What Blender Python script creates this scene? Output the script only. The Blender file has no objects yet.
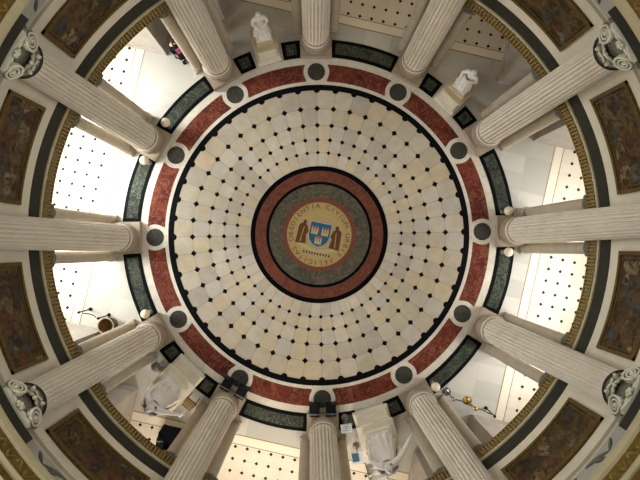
import bpy, math, random
from mathutils import Vector, Matrix

S = bpy.context.scene
COL = S.collection
PI = math.pi
R = math.radians
rnd = random.Random(7)

# ------------------------------------------------------------------ camera, world, lights, exposure
ROLL = 1.05            # the ring of columns is turned this much in the photograph
BLD = -13.0            # the square plan of the outer hall is turned this much
CAM_Z = 19.0

cam_d = bpy.data.cameras.new('camera'); cam = bpy.data.objects.new('camera', cam_d); COL.objects.link(cam)
cam.location = (-0.185, -0.48, CAM_Z)
cam.rotation_euler = (0.0142, -0.0111, 0)
cam_d.sensor_width = 36; cam_d.lens = 494 / 640 * 36; cam_d.clip_start = 0.5; cam_d.clip_end = 100
S.camera = cam

S.view_settings.view_transform = 'Standard'; S.view_settings.look = 'None'
S.view_settings.exposure = -0.22; S.view_settings.gamma = 1.0; S.view_settings.use_curve_mapping = False

W = bpy.data.worlds.new('world'); S.world = W; W.use_nodes = True
W.node_tree.nodes['Background'].inputs[0].default_value = (1.0, 0.985, 0.95, 1)
W.node_tree.nodes['Background'].inputs[1].default_value = 0.15

def rot2(x, y, deg):
    c, s = math.cos(R(deg)), math.sin(R(deg)); return (c*x - s*y, s*x + c*y)

def area(name, loc, target, sx, sy, power, color, spread=180):
    d = bpy.data.lights.new(name, 'AREA'); d.shape = 'RECTANGLE'; d.size = sx; d.size_y = sy
    d.energy = power; d.color = color; d.spread = R(spread)
    o = bpy.data.objects.new(name, d); COL.objects.link(o); o.location = loc
    o.rotation_euler = (Vector(target) - Vector(loc)).to_track_quat('-Z', 'Y').to_euler()
    return o

# daylight from the lantern over the dome
od = bpy.data.lights.new('oculus_daylight', 'SPOT'); od.energy = 200; od.color = (1.0, 0.96, 0.90)
od.spot_size = R(40); od.spot_blend = 0.65; od.shadow_soft_size = 1.6
lo = bpy.data.objects.new('oculus_daylight', od); COL.objects.link(lo); lo.location = (0, 0, 25)
# daylight through the tall windows in the outer walls of the hall, one lamp for each window; the top row is warm lamplight
def window_light(side, off, power, color):
    ang = {'right': 0, 'top': 90, 'left': 180, 'bottom': 270}[side] + BLD
    x, y = rot2(11.25, off, ang); tx, ty = rot2(7.0, off*0.8, ang)
    area('window_bay_light', (x, y, 2.75), (tx, ty, 0.6), 1.5, 3.2, power, color, 125)
for off in (-3.6, 0, 3.6):
    window_light('left', off, 640, (0.93, 0.97, 1.0))
    window_light('right', off, 260, (0.97, 0.98, 1.0))
    window_light('bottom', off, 190, (1.0, 0.90, 0.80))
    window_light('top', off, 12, (1.0, 0.72, 0.36))

# added area lights above the entablature to brighten columns and walls, no windows built
for az, power in ((165, 165), (195, 175), (225, 150), (345, 135), (15, 125), (60, 120), (105, 110)):
    c, q = math.cos(R(az)), math.sin(R(az))
    area('added_upper_light', (6.6*c, 6.6*q, 13.2), (-6.0*c, -6.0*q, 5.0), 1.6, 2.4, power, (1.0, 0.97, 0.91), 150)

# ------------------------------------------------------------------ helpers
def lin(h):
    # a colour given as three numbers from 0 to 255, or as six hexadecimal digits
    out = []
    for c in (h if isinstance(h, tuple) else [int(h[i:i+2], 16) for i in (0, 2, 4)]):
        c = c / 255
        out.append(c/12.92 if c <= 0.04045 else ((c+0.055)/1.055)**2.4)
    return tuple(out) + (1,)

class NT:
    def __init__(s, name, rough=0.5, metal=0.0, spec=0.5):
        s.m = bpy.data.materials.new(name); s.m.use_nodes = True; s.t = s.m.node_tree
        s.b = s.t.nodes['Principled BSDF']
        s.b.inputs['Roughness'].default_value = rough; s.b.inputs['Metallic'].default_value = metal
        s.b.inputs['Specular IOR Level'].default_value = spec
    def n(s, typ, **kw):
        o = s.t.nodes.new(typ)
        for k, v in kw.items():
            if k.startswith('i_'): o.inputs[k[2:]].default_value = v
            else: setattr(o, k, v)
        return o
    def l(s, a, b): s.t.links.new(a, b)
    def math(s, op, a, b=None, c=None):
        o = s.n('ShaderNodeMath', operation=op)
        for i, v in enumerate((a, b, c)):
            if v is None: continue
            if isinstance(v, (int, float)): o.inputs[i].default_value = v
            else: s.l(v, o.inputs[i])
        return o.outputs[0]
    def mix(s, f, a, b):
        o = s.n('ShaderNodeMix', data_type='RGBA')
        for i, v in ((0, f), (6, a), (7, b)):
            if isinstance(v, (int, float, tuple)): o.inputs[i].default_value = v
            else: s.l(v, o.inputs[i])
        return o.outputs[2]
    def ramp(s, f, stops):
        o = s.n('ShaderNodeValToRGB'); cr = o.color_ramp
        while len(cr.elements) < len(stops): cr.elements.new(0.5)
        for e, (p, c) in zip(cr.elements, stops): e.position = p; e.color = c
        s.l(f, o.inputs[0]); return o.outputs[0]
    def noise(s, scale, detail=4, rough=0.6, vec=None, dist=0.0, out='Fac'):
        o = s.n('ShaderNodeTexNoise', i_Scale=scale, i_Detail=detail, i_Roughness=rough, i_Distortion=dist)
        if vec is not None: s.l(vec, o.inputs['Vector'])
        return o.outputs[out]
    def color(s, c): s.l(c, s.b.inputs['Base Color'])
    def bump(s, h, strength=0.2, dist=0.02):
        o = s.n('ShaderNodeBump'); o.inputs['Strength'].default_value = strength; o.inputs['Distance'].default_value = dist
        s.l(h, o.inputs['Height']); s.l(o.outputs[0], s.b.inputs['Normal'])

def stone(name, a, b, scale=3.0, rough=0.6, bump=0.15, stretch=None, spec=0.15):
    t = NT(name, rough, 0, spec); tc = t.n('ShaderNodeTexCoord').outputs['Object']
    if stretch:
        mp = t.n('ShaderNodeMapping'); mp.inputs['Scale'].default_value = stretch; t.l(tc, mp.inputs[0]); tc = mp.outputs[0]
    f = t.noise(scale, 6, 0.65, tc); t.color(t.ramp(f, [(0.3, lin(a)), (0.7, lin(b))]))
    t.bump(t.noise(scale*6, 4, 0.6, tc), bump, 0.01)
    return t.m

def veined(name, base, dark, vein, scale=2.0, rough=0.3, amount=0.06):
    t = NT(name, rough, 0, 0.12); tc = t.n('ShaderNodeTexCoord').outputs['Object']
    f = t.noise(scale, 8, 0.7, tc, 1.2); c = t.ramp(f, [(0.32, lin(dark)), (0.66, lin(base))])
    g = t.noise(scale*1.7, 6, 0.6, tc, 2.0)
    d = t.math('ABSOLUTE', t.math('SUBTRACT', g, 0.5))
    v = t.ramp(d, [(0.0, (1, 1, 1, 1)), (amount, (0, 0, 0, 1))])
    t.color(t.mix(v, c, lin(vein))); return t.m

def plain(name, c, rough=0.5, metal=0.0, var=0.12, scale=8, spec=0.15):
    t = NT(name, rough, metal, spec); tc = t.n('ShaderNodeTexCoord').outputs['Object']
    l = lin(c); d = tuple(x*(1-var) for x in l[:3]) + (1,)
    t.color(t.ramp(t.noise(scale, 3, 0.6, tc), [(0.3, d), (0.7, l)])); return t.m

class MB:
    def __init__(s): s.v = []; s.f = []; s.m = []; s.sm = []
    def add(s, vs, fs, m=0, smooth=False):
        o = len(s.v); s.v += [tuple(p) for p in vs]
        for f in fs: s.f.append(tuple(i + o for i in f)); s.m.append(m); s.sm.append(smooth)
    def box(s, c, size, m=0, rz=0, taper=1.0, rx=0, ry=0):
        x, y, z = (k/2 for k in size)
        M = Matrix.Rotation(rz, 3, 'Z') @ Matrix.Rotation(ry, 3, 'Y') @ Matrix.Rotation(rx, 3, 'X')
        vs = []
        for sz in (-1, 1):
            k = taper if sz > 0 else 1
            for sx, sy in ((-1, -1), (1, -1), (1, 1), (-1, 1)):
                vs.append(M @ Vector((sx*x*k, sy*y*k, sz*z)) + Vector(c))
        s.add(vs, [(3, 2, 1, 0), (4, 5, 6, 7), (0, 1, 5, 4), (1, 2, 6, 5), (2, 3, 7, 6), (3, 0, 4, 7)], m)
    def lathe(s, prof, n=32, m=0, c=(0, 0, 0), smooth=True, a0=0.0, a1=360.0, caps=True):
        full = abs(a1 - a0 - 360) < 1e-6; k = n if full else n + 1
        vs = []; fs = []
        for (r, z) in prof:
            for i in range(k):
                a = R(a0 + (a1 - a0)*i/n); vs.append((c[0] + r*math.cos(a), c[1] + r*math.sin(a), c[2] + z))
        for j in range(len(prof) - 1):
            for i in range(n):
                i2 = (i + 1) % k
                fs.append((j*k + i, j*k + i2, (j+1)*k + i2, (j+1)*k + i))
        s.add(vs, fs, m, smooth)
        if full and caps:
            if prof[0][0] > 1e-5: s.add([vs[i] for i in range(k)], [tuple(range(k - 1, -1, -1))], m)
            if prof[-1][0] > 1e-5: s.add([vs[(len(prof)-1)*k + i] for i in range(k)], [tuple(range(k))], m)
    def ring(s, r0, r1, z0, z1, a0=0.0, a1=360.0, n=96, m=0):
        # a solid curved bar between two radii, two heights and two azimuths
        full = abs(a1 - a0 - 360) < 1e-6; k = n if full else n + 1
        vs = []
        for i in range(k):
            a = R(a0 + (a1 - a0)*i/n); c, q = math.cos(a), math.sin(a)
            vs += [(r0*c, r0*q, z0), (r1*c, r1*q, z0), (r1*c, r1*q, z1), (r0*c, r0*q, z1)]
        fs = []
        for i in range(n):
            b, d = 4*i, 4*((i + 1) % k)
            fs += [(b+3, b+2, d+2, d+3), (b, d, d+1, b+1), (b, b+3, d+3, d), (b+1, d+1, d+2, b+2)]
        if not full:
            fs += [(0, 1, 2, 3), (4*n+3, 4*n+2, 4*n+1, 4*n)]
        s.add(vs, fs, m)
    def poly(s, pts, z0, z1, m=0):
        n = len(pts); vs = [(x, y, z0) for x, y in pts] + [(x, y, z1) for x, y in pts]
        s.add(vs, [tuple(range(n-1, -1, -1)), tuple(range(n, 2*n))] + [(i, (i+1) % n, n+(i+1) % n, n+i) for i in range(n)], m)
    def bays(s, r0, r1, z0, z1, half=12.3, n=12, m=0):
        for i in range(12): s.ring(r0, r1, z0, z1, 15 + 30*i + ROLL - half, 15 + 30*i + ROLL + half, n, m)
    def tube(s, pts, rad, n=8, m=0, smooth=True):
        pts = [Vector(p) for p in pts]; rs = rad if isinstance(rad, (list, tuple)) else [rad]*len(pts)
        vs = []; fs = []
        for i, p in enumerate(pts):
            t = (pts[min(i+1, len(pts)-1)] - pts[max(i-1, 0)]).normalized()
            u = t.orthogonal().normalized() if i == 0 else (u - t*u.dot(t)).normalized()
            w = t.cross(u)
            for k in range(n):
                a = 2*PI*k/n; vs.append(p + (u*math.cos(a) + w*math.sin(a))*rs[i])
        for i in range(len(pts) - 1):
            for k in range(n):
                k2 = (k+1) % n; fs.append((i*n+k, i*n+k2, (i+1)*n+k2, (i+1)*n+k))
        fs += [tuple(range(n-1, -1, -1)), tuple((len(pts)-1)*n + k for k in range(n))]
        s.add(vs, fs, m, smooth)
    def ball(s, c, r, n=16, m=0, squash=1.0):
        k = n//2
        prof = [(r*math.sin(PI*i/k), -r*squash*math.cos(PI*i/k)) for i in range(k+1)]
        prof[0] = (0, prof[0][1]); prof[-1] = (0, prof[-1][1])
        vs = [(c[0], c[1], c[2]+prof[0][1])]; fs = []
        for (q, z) in prof[1:-1]:
            vs += [(c[0]+q*math.cos(2*PI*i/n), c[1]+q*math.sin(2*PI*i/n), c[2]+z) for i in range(n)]
        vs.append((c[0], c[1], c[2]+prof[-1][1])); L = len(vs)-1
        for i in range(n):
            i2 = (i+1) % n; fs.append((0, 1+i2, 1+i)); fs.append((L, 1+(k-2)*n+i, 1+(k-2)*n+i2))
            for j in range(k-2): fs.append((1+j*n+i, 1+j*n+i2, 1+(j+1)*n+i2, 1+(j+1)*n+i))
        s.add(vs, fs, m, True)
    def build(s, name, mats, parent=None, bevel=0.0):
        me = bpy.data.meshes.new(name); me.from_pydata(s.v, [], s.f)
        for m in (mats if isinstance(mats, (list, tuple)) else [mats]): me.materials.append(m)
        me.polygons.foreach_set('material_index', s.m); me.polygons.foreach_set('use_smooth', s.sm)
        me.update()
        o = bpy.data.objects.new(name, me); COL.objects.link(o)
        if parent is not None: o.parent = parent
        if bevel:
            b = o.modifiers.new('bevel', 'BEVEL'); b.width = bevel; b.segments = 2; b.limit_method = 'ANGLE'; b.angle_limit = R(50)
        return o

def tag(o, label=None, cat=None, group=None, kind=None):
    if label: o['label'] = label
    if cat: o['category'] = cat
    if group: o['group'] = group
    if kind: o['kind'] = kind
    return o
def struct(o): o['kind'] = 'structure'; return o
def thing(name, label, cat, loc=(0, 0, 0), rz=0.0, group=None):
    o = bpy.data.objects.new(name, None); COL.objects.link(o); o.location = loc; o.rotation_euler = (0, 0, rz)
    o.empty_display_size = 0.2
    return tag(o, label, cat, group)
def dup(root, loc, rz, label):
    def cp(o, par):
        c = o.copy(); COL.objects.link(c)
        if par is not None: c.parent = par
        for ch in o.children: cp(ch, c)
        return c
    r = cp(root, None); r.location = loc; r.rotation_euler = (0, 0, rz); r['label'] = label
    return r
def pol(az, rad, z=0.0): return (rad*math.cos(R(az)), rad*math.sin(R(az)), z)
HOURS = ['twelve', 'one', 'two', 'three', 'four', 'five', 'six', 'seven', 'eight', 'nine', 'ten', 'eleven']
def az_hour(h): return 90 + ROLL - 30*h

# ------------------------------------------------------------------ materials
M = {}
M['column'] = stone('column_stone', 'c6bcab', 'd5ccbb', 1.2, 0.7, 0.06)
M['slender'] = stone('slender_column_stone', 'a0937f', 'b0a48f', 1.5, 0.7, 0.06)
M['colbase'] = stone('column_base_stone', '8b7c69', '9d8e7a', 1.5, 0.7, 0.06)
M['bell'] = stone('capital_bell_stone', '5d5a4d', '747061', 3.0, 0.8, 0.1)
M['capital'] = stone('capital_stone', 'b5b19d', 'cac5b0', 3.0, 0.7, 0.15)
M['wall'] = stone('wall_plaster', 'c0b7a2', 'd0c7b0', 1.2, 0.8, 0.08)
M['lilac'] = stone('frieze_plaster', '9a968c', 'aaa69c', 2.0, 0.8, 0.08)
M['darkband_shade'] = stone('dark_band_and_shade_stone', (40, 39, 32), (51, 49, 41), 2.0, 0.6, 0.1)  # stone of the dark band, also the colour of painted shade at the capitals
M['frame'] = plain('mural_frame_gilding', '66512a', 0.55, 0.1, 0.5, 12)
M['festoon'] = plain('festoon_plaster', '6d6a60', 0.8, 0, 0.2, 6)
M['gilt'] = plain('gilding', (152, 124, 68), 0.5, 0.2, 0.4, 14)
M['scrollgilt'] = plain('frieze_gilding', '8d7540', 0.55, 0.1, 0.4, 10)
M['giltd'] = plain('dark_gilding', '77602c', 0.5, 0.2, 0.5, 9)
M['cream'] = stone('cream_moulding', 'a39876', 'b3a887', 2.0, 0.7, 0.08)
M['white'] = veined('white_marble', (202, 194, 179), (186, 177, 159), (169, 160, 141), 1.5, 0.35, 0.02)
M['black'] = plain('black_marble', '09090b', 0.5, 0, 0.3, 4, 0.06)
M['red'] = veined('red_marble', '6b3124', '3c1b14', '80503c', 1.1, 0.4, 0.03)
M['green'] = veined('green_marble', '3b3f34', '1b1e18', '5f6354', 1.6, 0.4, 0.025)
M['roundel'] = veined('grey_green_marble', (62, 60, 52), (43, 42, 37), (80, 77, 68), 3.0, 0.4, 0.02)
M['mblack'] = plain('dull_black_marble', '0d0d0f', 0.8, 0, 0.3, 4, 0.0)
M['mredm'] = veined('dull_red_marble', (94, 50, 34), (66, 34, 24), (116, 72, 50), 1.8, 0.6, 0.02)
M['medal'] = veined('medallion_marble', (72, 70, 57), (48, 47, 39), (96, 80, 60), 1.3, 0.6, 0.04)
M['statue'] = stone('statue_marble', 'c9c4bb', 'dedad2', 3.0, 0.5, 0.1)
M['pedestal'] = stone('pedestal_marble', 'c6bda8', 'd8cfbb', 2.0, 0.5, 0.06)
M['pedtan'] = stone('pedestal_stone', (171, 156, 123), (185, 171, 141), 2.0, 0.6, 0.06)
M['pier'] = stone('pier_stone', 'a2988c', 'b2a99c', 1.5, 0.7, 0.08)
M['ceiling'] = plain('ceiling_plaster', 'b8ab92', 0.9, 0, 0.08, 2)
M['gold'] = plain('brass', 'b08d4a', 0.3, 0.9, 0.15, 5)
M['chrome'] = plain('chrome', '9a9a9c', 0.2, 0.95, 0.1, 5)
M['dark'] = plain('black_metal', '16151a', 0.45, 0.2, 0.3, 6)
M['grey'] = plain('grey_metal', '7a786f', 0.5, 0.4, 0.2, 6)
M['paper'] = plain('white_card', 'e6e6e6', 0.7, 0, 0.05, 6)
M['blue'] = plain('blue_print', '4d7896', 0.6, 0, 0.3, 9)
M['globe'] = plain('white_globe_glass', 'd9c9ae', 0.3, 0, 0.05, 3)
M['wood'] = plain('brown_wood', '7d6138', 0.55, 0, 0.4, 12)
M['wicker'] = plain('woven_cane', '86683f', 0.8, 0, 0.55, 30)
M['rope'] = plain('dark_rope', '3d352e', 0.9, 0, 0.3, 20)
M['skin'] = plain('skin', 'c89b80', 0.6, 0, 0.06, 5)
M['coat'] = plain('black_coat', '17171d', 0.85, 0, 0.35, 10)
M['pink'] = plain('pink_scarf', 'c25f8c', 0.85, 0, 0.3, 12)
M['hair'] = plain('dark_hair', '2a1c14', 0.8, 0, 0.3, 20)
M['cloth'] = plain('black_cloth', '101016', 0.9, 0, 0.5, 6)
M['redcloth'] = plain('dark_red_cloth', '3c0f0a', 0.9, 0, 0.3, 6)
M['mcrest'] = plain('yellow_mosaic', 'a58f55', 0.6, 0, 0.3, 20)
M['mcastle'] = plain('castle_mosaic', 'a89668', 0.6, 0, 0.2, 25)
M['mgold'] = plain('gold_mosaic', (160, 134, 84), 0.55, 0, 0.3, 25)
M['mtan'] = plain('tan_mosaic', (158, 137, 98), 0.55, 0, 0.25, 25)
M['mred'] = plain('red_brown_mosaic', '663a28', 0.55, 0, 0.3, 18)
M['mbrown'] = plain('brown_mosaic', '5a3418', 0.55, 0, 0.3, 25)
M['mblue'] = plain('blue_mosaic', '24506e', 0.55, 0, 0.25, 25)
M['mwhite'] = plain('ivory_mosaic', 'a89c80', 0.55, 0, 0.15, 25)
M['mflame'] = plain('orange_mosaic', 'b5673c', 0.55, 0, 0.2, 25)
M['mink'] = plain('dark_mosaic', (74, 56, 30), 0.55, 0, 0.2, 25)
TILE = [stone('cream_tile_%s' % k, a, b, 2.5, 0.45, 0.03) for k, a, b in
        (('a', (163, 151, 132), (177, 166, 148)), ('b', (157, 145, 123), (170, 159, 138)), ('c', (164, 148, 121), (176, 162, 136)), ('d', (149, 139, 122), (163, 153, 137)), ('e', (157, 148, 133), (170, 162, 148)))]
M['joint'] = plain('tile_joint', '776c5a', 0.8, 0, 0.1, 4)

def hall_floor_material():
    t = NT('hall_floor', 0.5, 0, 0.15); tc = t.n('ShaderNodeTexCoord').outputs['Object']
    sp = t.n('ShaderNodeSeparateXYZ'); t.l(tc, sp.inputs[0]); x, y = sp.outputs[0], sp.outputs[1]
    ax, ay = t.math('ABSOLUTE', x), t.math('ABSOLUTE', y); d = t.math('MAXIMUM', ax, ay)
    # black dots on a square grid
    u = t.math('SUBTRACT', t.math('FRACT', t.math('ADD', t.math('MULTIPLY', x, 1/0.465), 50.3)), 0.5)
    v = t.math('SUBTRACT', t.math('FRACT', t.math('ADD', t.math('MULTIPLY', y, 1/0.465), 50.0)), 0.5)
    au, av = t.math('ABSOLUTE', u), t.math('ABSOLUTE', v)
    dot = t.math('LESS_THAN', t.math('ADD', au, av), 0.16)
    line = t.math('LESS_THAN', t.math('MINIMUM', au, av), 0.014)
    n1 = t.noise(1.3, 4, 0.6, tc)
    tile = t.ramp(n1, [(0.3, lin((199, 186, 164))), (0.7, lin((210, 199, 179)))])
    tile = t.mix(line, tile, lin('bfb197')); tile = t.mix(dot, tile, lin('141210'))
    # plain slabs inside the border
    sx = t.math('MULTIPLY', x, 1/1.02); sy = t.math('MULTIPLY', y, 1/0.68)
    cx = t.math('FLOOR', sx); cy = t.math('FLOOR', sy)
    cv = t.n('ShaderNodeCombineXYZ'); t.l(cx, cv.inputs[0]); t.l(cy, cv.inputs[1])
    wn = t.n('ShaderNodeTexWhiteNoise'); wn.noise_dimensions = '3D'; t.l(cv.outputs[0], wn.inputs[0])
    slab = t.ramp(wn.outputs[0], [(0.0, lin((164, 160, 148))), (1.0, lin((181, 175, 162)))])
    fx = t.math('ABSOLUTE', t.math('SUBTRACT', t.math('FRACT', sx), 0.5)); fy = t.math('ABSOLUTE', t.math('SUBTRACT', t.math('FRACT', sy), 0.5))
    sl = t.math('GREATER_THAN', t.math('MAXIMUM', fx, fy), 0.488)
    slab = t.mix(sl, slab, lin('a9a396'))
    inner = t.math('LESS_THAN', d, 8.15)
    c = t.mix(inner, tile, slab)
    band = t.math('MULTIPLY', t.math('GREATER_THAN', d, 8.15), t.math('LESS_THAN', d, 8.5))
    c = t.mix(band, c, lin('d5c9b2'))
    l1 = t.math('LESS_THAN', t.math('ABSOLUTE', t.math('SUBTRACT', d, 8.15)), 0.022)
    l2 = t.math('LESS_THAN', t.math('ABSOLUTE', t.math('SUBTRACT', d, 8.5)), 0.016)
    c = t.mix(t.math('MAXIMUM', l1, l2), c, lin('8a7854'))
    t.color(c); return t.m

def mural_material():
    t = NT('mural_paint', 0.6, 0, 0.25); tc = t.n('ShaderNodeTexCoord').outputs['Object']
    oi = t.n('ShaderNodeObjectInfo').outputs['Random']
    off = t.n('ShaderNodeVectorMath', operation='ADD'); t.l(tc, off.inputs[0])
    cb = t.n('ShaderNodeCombineXYZ'); k = t.math('MULTIPLY', oi, 40.0); t.l(k, cb.inputs[0]); t.l(k, cb.inputs[2]); t.l(cb.outputs[0], off.inputs[1])
    vec = off.outputs[0]
    a = t.noise(1.9, 6, 0.65, vec, 1.4); b = t.noise(3.6, 6, 0.65, vec, 1.5)
    base = t.ramp(a, [(0.3, lin('140d07')), (0.45, lin('2a1d0d')), (0.58, lin('4a3716')), (0.75, lin('6b5428'))])
    vo = t.n('ShaderNodeTexVoronoi', i_Scale=2.6); t.l(vec, vo.inputs['Vector'])
    hue = t.n('ShaderNodeSeparateColor'); t.l(vo.outputs['Color'], hue.inputs[0])
    pat = t.ramp(hue.outputs[0], [(0.0, lin('190f08')), (0.3, lin('5c4a26')), (0.48, lin('50221a')), (0.62, lin('26302c')), (0.74, lin('3e4848')), (0.85, lin('8a7450')), (1.0, lin('241a0d'))])
    f = t.ramp(b, [(0.46, (0, 0, 0, 1)), (0.58, (1, 1, 1, 1))])
    c = t.mix(f, base, pat)
    hl = t.ramp(t.noise(7, 4, 0.7, vec, 1.0), [(0.62, (0, 0, 0, 1)), (0.72, (1, 1, 1, 1))])
    t.color(t.mix(t.math('MULTIPLY', hl, 0.5), c, lin('8f7c58'))); return t.m
M['mural'] = mural_material()

# ------------------------------------------------------------------ floor
def build_floor():
    g = MB(); g.box((0, 0, -0.1), (23.4, 23.4, 0.2)); fl = struct(g.build('floor', hall_floor_material()))
    fl.rotation_euler = (0, 0, R(BLD))
    def part(name, mb, mats, par=None, rz=None):
        o = mb.build(name, mats, par or fl)
        if par is None: o.rotation_euler = (0, 0, R(ROLL - BLD) if rz is None else rz)
        return o
    # 48 wedges of cream tiles in five rings, a black dot at every corner
    rr = [2.62, 3.16, 3.658, 4.219, 4.865, 5.62]
    tr = MB(); tr.ring(2.5, 5.7, -0.01, 0.002, n=192, m=5)
    lr = random.Random(3)
    for j in range(5):
        for i in range(48):
            a0, a1 = R(7.5*i), R(7.5*(i+1)); g0 = 0.006
            pts = []
            for (r, a, sg) in ((rr[j]+g0, a0, 1), (rr[j+1]-g0, a0, 1), (rr[j+1]-g0, (a0+a1)/2, 0), (rr[j+1]-g0, a1, -1), (rr[j]+g0, a1, -1), (rr[j]+g0, (a0+a1)/2, 0)):
                aa = a + sg*g0/r; pts.append((r*math.cos(aa), r*math.sin(aa)))
            tr.poly(pts[::-1][::-1], 0.0, 0.006, lr.choice((0, 0, 1, 1, 2, 3, 4)))
    for j in range(1, 5):
        for i in range(48):
            a = R(7.5*i); r = rr[j]; q = 0.072 + 0.011*j
            c = (r*math.cos(a), r*math.sin(a))
            pts = [(c[0] + q*math.cos(a + PI/2*k), c[1] + q*math.sin(a + PI/2*k)) for k in range(4)]
            tr.poly(pts, 0.0, 0.009, 6)
    part('tiled_ring', tr, TILE + [M['joint'], M['black']])
    bk = MB(); bk.ring(5.57, 5.79, -0.01, 0.008, n=192)
    for i in range(48):
        a = R(7.5*i); d = R(1.15)
        bk.poly([(5.59*math.cos(a) + 0.13*math.cos(a + PI/4*k), 5.59*math.sin(a) + 0.13*math.sin(a + PI/4*k)) for k in range(8)], 0.0, 0.0085)
    part('toothed_black_border', bk, M['black'])
    wr = MB(); wr.ring(5.79, 5.92, -0.01, 0.008, n=192); part('white_marble_ring', wr, M['white'])
    rd = MB()
    for i in range(12):
        a = 30*i
        for k in range(3):
            s0 = a + 3.9 + (22.2/3)*k; rd.ring(5.92, 6.58, -0.01, 0.008, s0, s0 + 22.2/3, 8)
    part('red_marble_band', rd, M['red'])
    w2 = MB(); w2.ring(6.58, 6.84, -0.01, 0.008, n=192); part('white_marble_ring', w2, M['white'])
    for i in range(12):
        a = 30*i; cx, cy, _ = pol(a, 6.29)
        w = MB(); w.lathe([(0.50, -0.01), (0.50, 0.012), (0.34, 0.012)], 40, 0, (cx, cy, 0), False, caps=False)
        o = part('roundel', w, M['white'])
        d = MB(); d.lathe([(0.34, -0.01), (0.34, 0.013)], 40, 0, (cx, cy, 0), False)
        k = d.build('roundel_disc', M['roundel'], o)
    # green panels in black frames in the openings between the columns
    for i in range(12):
        c = 15 + 30*i
        spans = [(c-10.2, c+10.2)]
        if i in STAT: spans = [(c-10.2, c-4.6), (c+4.6, c+10.2)]
        for a0, a1 in spans:
            k = MB(); k.ring(6.86, 7.55, -0.01, 0.010, a0, a1, 16)
            o = part('inlay_panel', k, M['black'])
            gq = MB(); inset = R(0)
            da = math.degrees(0.15/7.2)
            gq.ring(7.0, 7.42, -0.01, 0.014, a0+da, a1-da, 16)
            gq.build('green_marble_field', M['green'], o)
    # the medallion with the city arms in mosaic
    md = MB(); md.lathe([(2.64, -0.01), (2.64, 0.010), (2.46, 0.010)], 128, 0, smooth=False, caps=False)
    me = part('medallion', md, M['mblack'])
    def sub(name, mb, mat): return mb.build(name, mat, me)
    q = MB(); q.ring(2.04, 2.46, -0.01, 0.010, n=128); sub('red_marble_ring', q, M['mredm'])
    q = MB(); q.ring(1.93, 2.04, -0.01, 0.011, n=128); sub('black_ring', q, M['mblack'])
    q = MB(); q.ring(1.42, 1.93, -0.01, 0.010, n=128); sub('grey_green_ring', q, M['medal'])
    q = MB(); q.ring(1.24, 1.42, -0.01, 0.011, n=128); sub('red_mosaic_rim', q, M['mred'])
    q = MB(); q.ring(0.94, 1.24, -0.01, 0.011, n=128); sub('gold_mosaic_band', q, M['mgold'])
    q = MB(); q.lathe([(0.94, -0.01), (0.94, 0.011)], 96, smooth=False); sub('tan_mosaic_field', q, M['mtan'])
    T = -12 - ROLL
    def rt(pts): return [rot2(x, y, T) for x, y in pts]
    # shield with three burning castles
    q = MB()
    sh = [(-0.40, 0.44), (0.40, 0.44), (0.40, -0.05), (0.34, -0.26), (0.2, -0.4), (0.0, -0.48), (-0.2, -0.4), (-0.34, -0.26), (-0.40, -0.05)]
    q.poly(rt([(x*1.06, y*1.05) for x, y in sh][::-1]), 0.0, 0.014, 0); sub('shield_border', q, M['mwhite'])
    q = MB(); q.poly(rt(sh[::-1]), 0.0, 0.018, 0); sub('shield', q, M['mblue'])
    for (x, y) in ((-0.2, 0.12), (0.2, 0.12), (0.0, -0.24)):
        q = MB()
        q.poly(rt([(x-0.13, y-0.14), (x+0.13, y-0.14), (x+0.13, y-0.04), (x-0.13, y-0.04)]), 0.0, 0.021)
        for dx in (-0.1, 0.0, 0.1):
            q.poly(rt([(x+dx-0.035, y-0.05), (x+dx+0.035, y-0.05), (x+dx+0.035, y+0.08), (x+dx-0.035, y+0.08)]), 0.0, 0.0215)
        sub('castle', q, M['mcastle'])
        q = MB()
        for dx in (-0.1, 0.0, 0.1):
            q.poly(rt([(x+dx-0.04, y+0.08), (x+dx+0.04, y+0.08), (x+dx+0.015, y+0.15), (x+dx, y+0.2), (x+dx-0.025, y+0.14)]), 0.0, 0.022)
        sub('castle_flames', q, M['mflame'])
    # two robed supporters in brown, one at each side
    for sg in (-1, 1):
        q = MB()
        q.poly(rt([(sg*0.5+px*sg, py) for px, py in ((-0.05, -0.44), (0.36, -0.47), (0.34, -0.1), (0.33, 0.24), (0.2, 0.34), (0.02, 0.26), (-0.07, 0.02), (0.0, -0.1))][::(1 if sg > 0 else -1)]), 0.0, 0.016)
        b = [(sg*0.63+0.07*math.cos(2*PI*k/12), 0.37+0.085*math.sin(2*PI*k/12)) for k in range(12)]
        q.poly(rt(b), 0.0, 0.016); sub('supporter_figure', q, M['mbrown'])
        q = MB(); q.poly(rt([(sg*0.66, -0.4), (sg*0.70, -0.4), (sg*0.64, 0.2), (sg*0.61, 0.2)][::(1 if sg > 0 else -1)]), 0.0, 0.019); sub('supporter_robe_light', q, M['mgold'])
    q = MB(); n = 18
    for i in range(n):
        a0, a1 = R(38 + 104*i/n), R(38 + 104*(i+1)/n)
        q.poly(rt([(0.70*math.cos(a0), 0.70*math.sin(a0)), (0.86*math.cos(a0), 0.86*math.sin(a0)), (0.86*math.cos(a1), 0.86*math.sin(a1)), (0.70*math.cos(a1), 0.70*math.sin(a1))]), 0.0, 0.013)
    sub('crest_arc', q, M['mcrest'])
    # scroll and flourishes below
    q = MB()
    n = 24
    up = []; dn = []
    for i in range(n+1):
        a = -0.72 + 1.44*i/n; y = -0.58 - 0.08*math.cos(a*4.2); up.append((a, y+0.075)); dn.append((a, y-0.055))
    for i in range(n):
        q.poly(rt([dn[i], dn[i+1], up[i+1], up[i]]), 0.0, 0.015)
    sub('scroll', q, M['mcastle'])
    q = MB()
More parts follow.
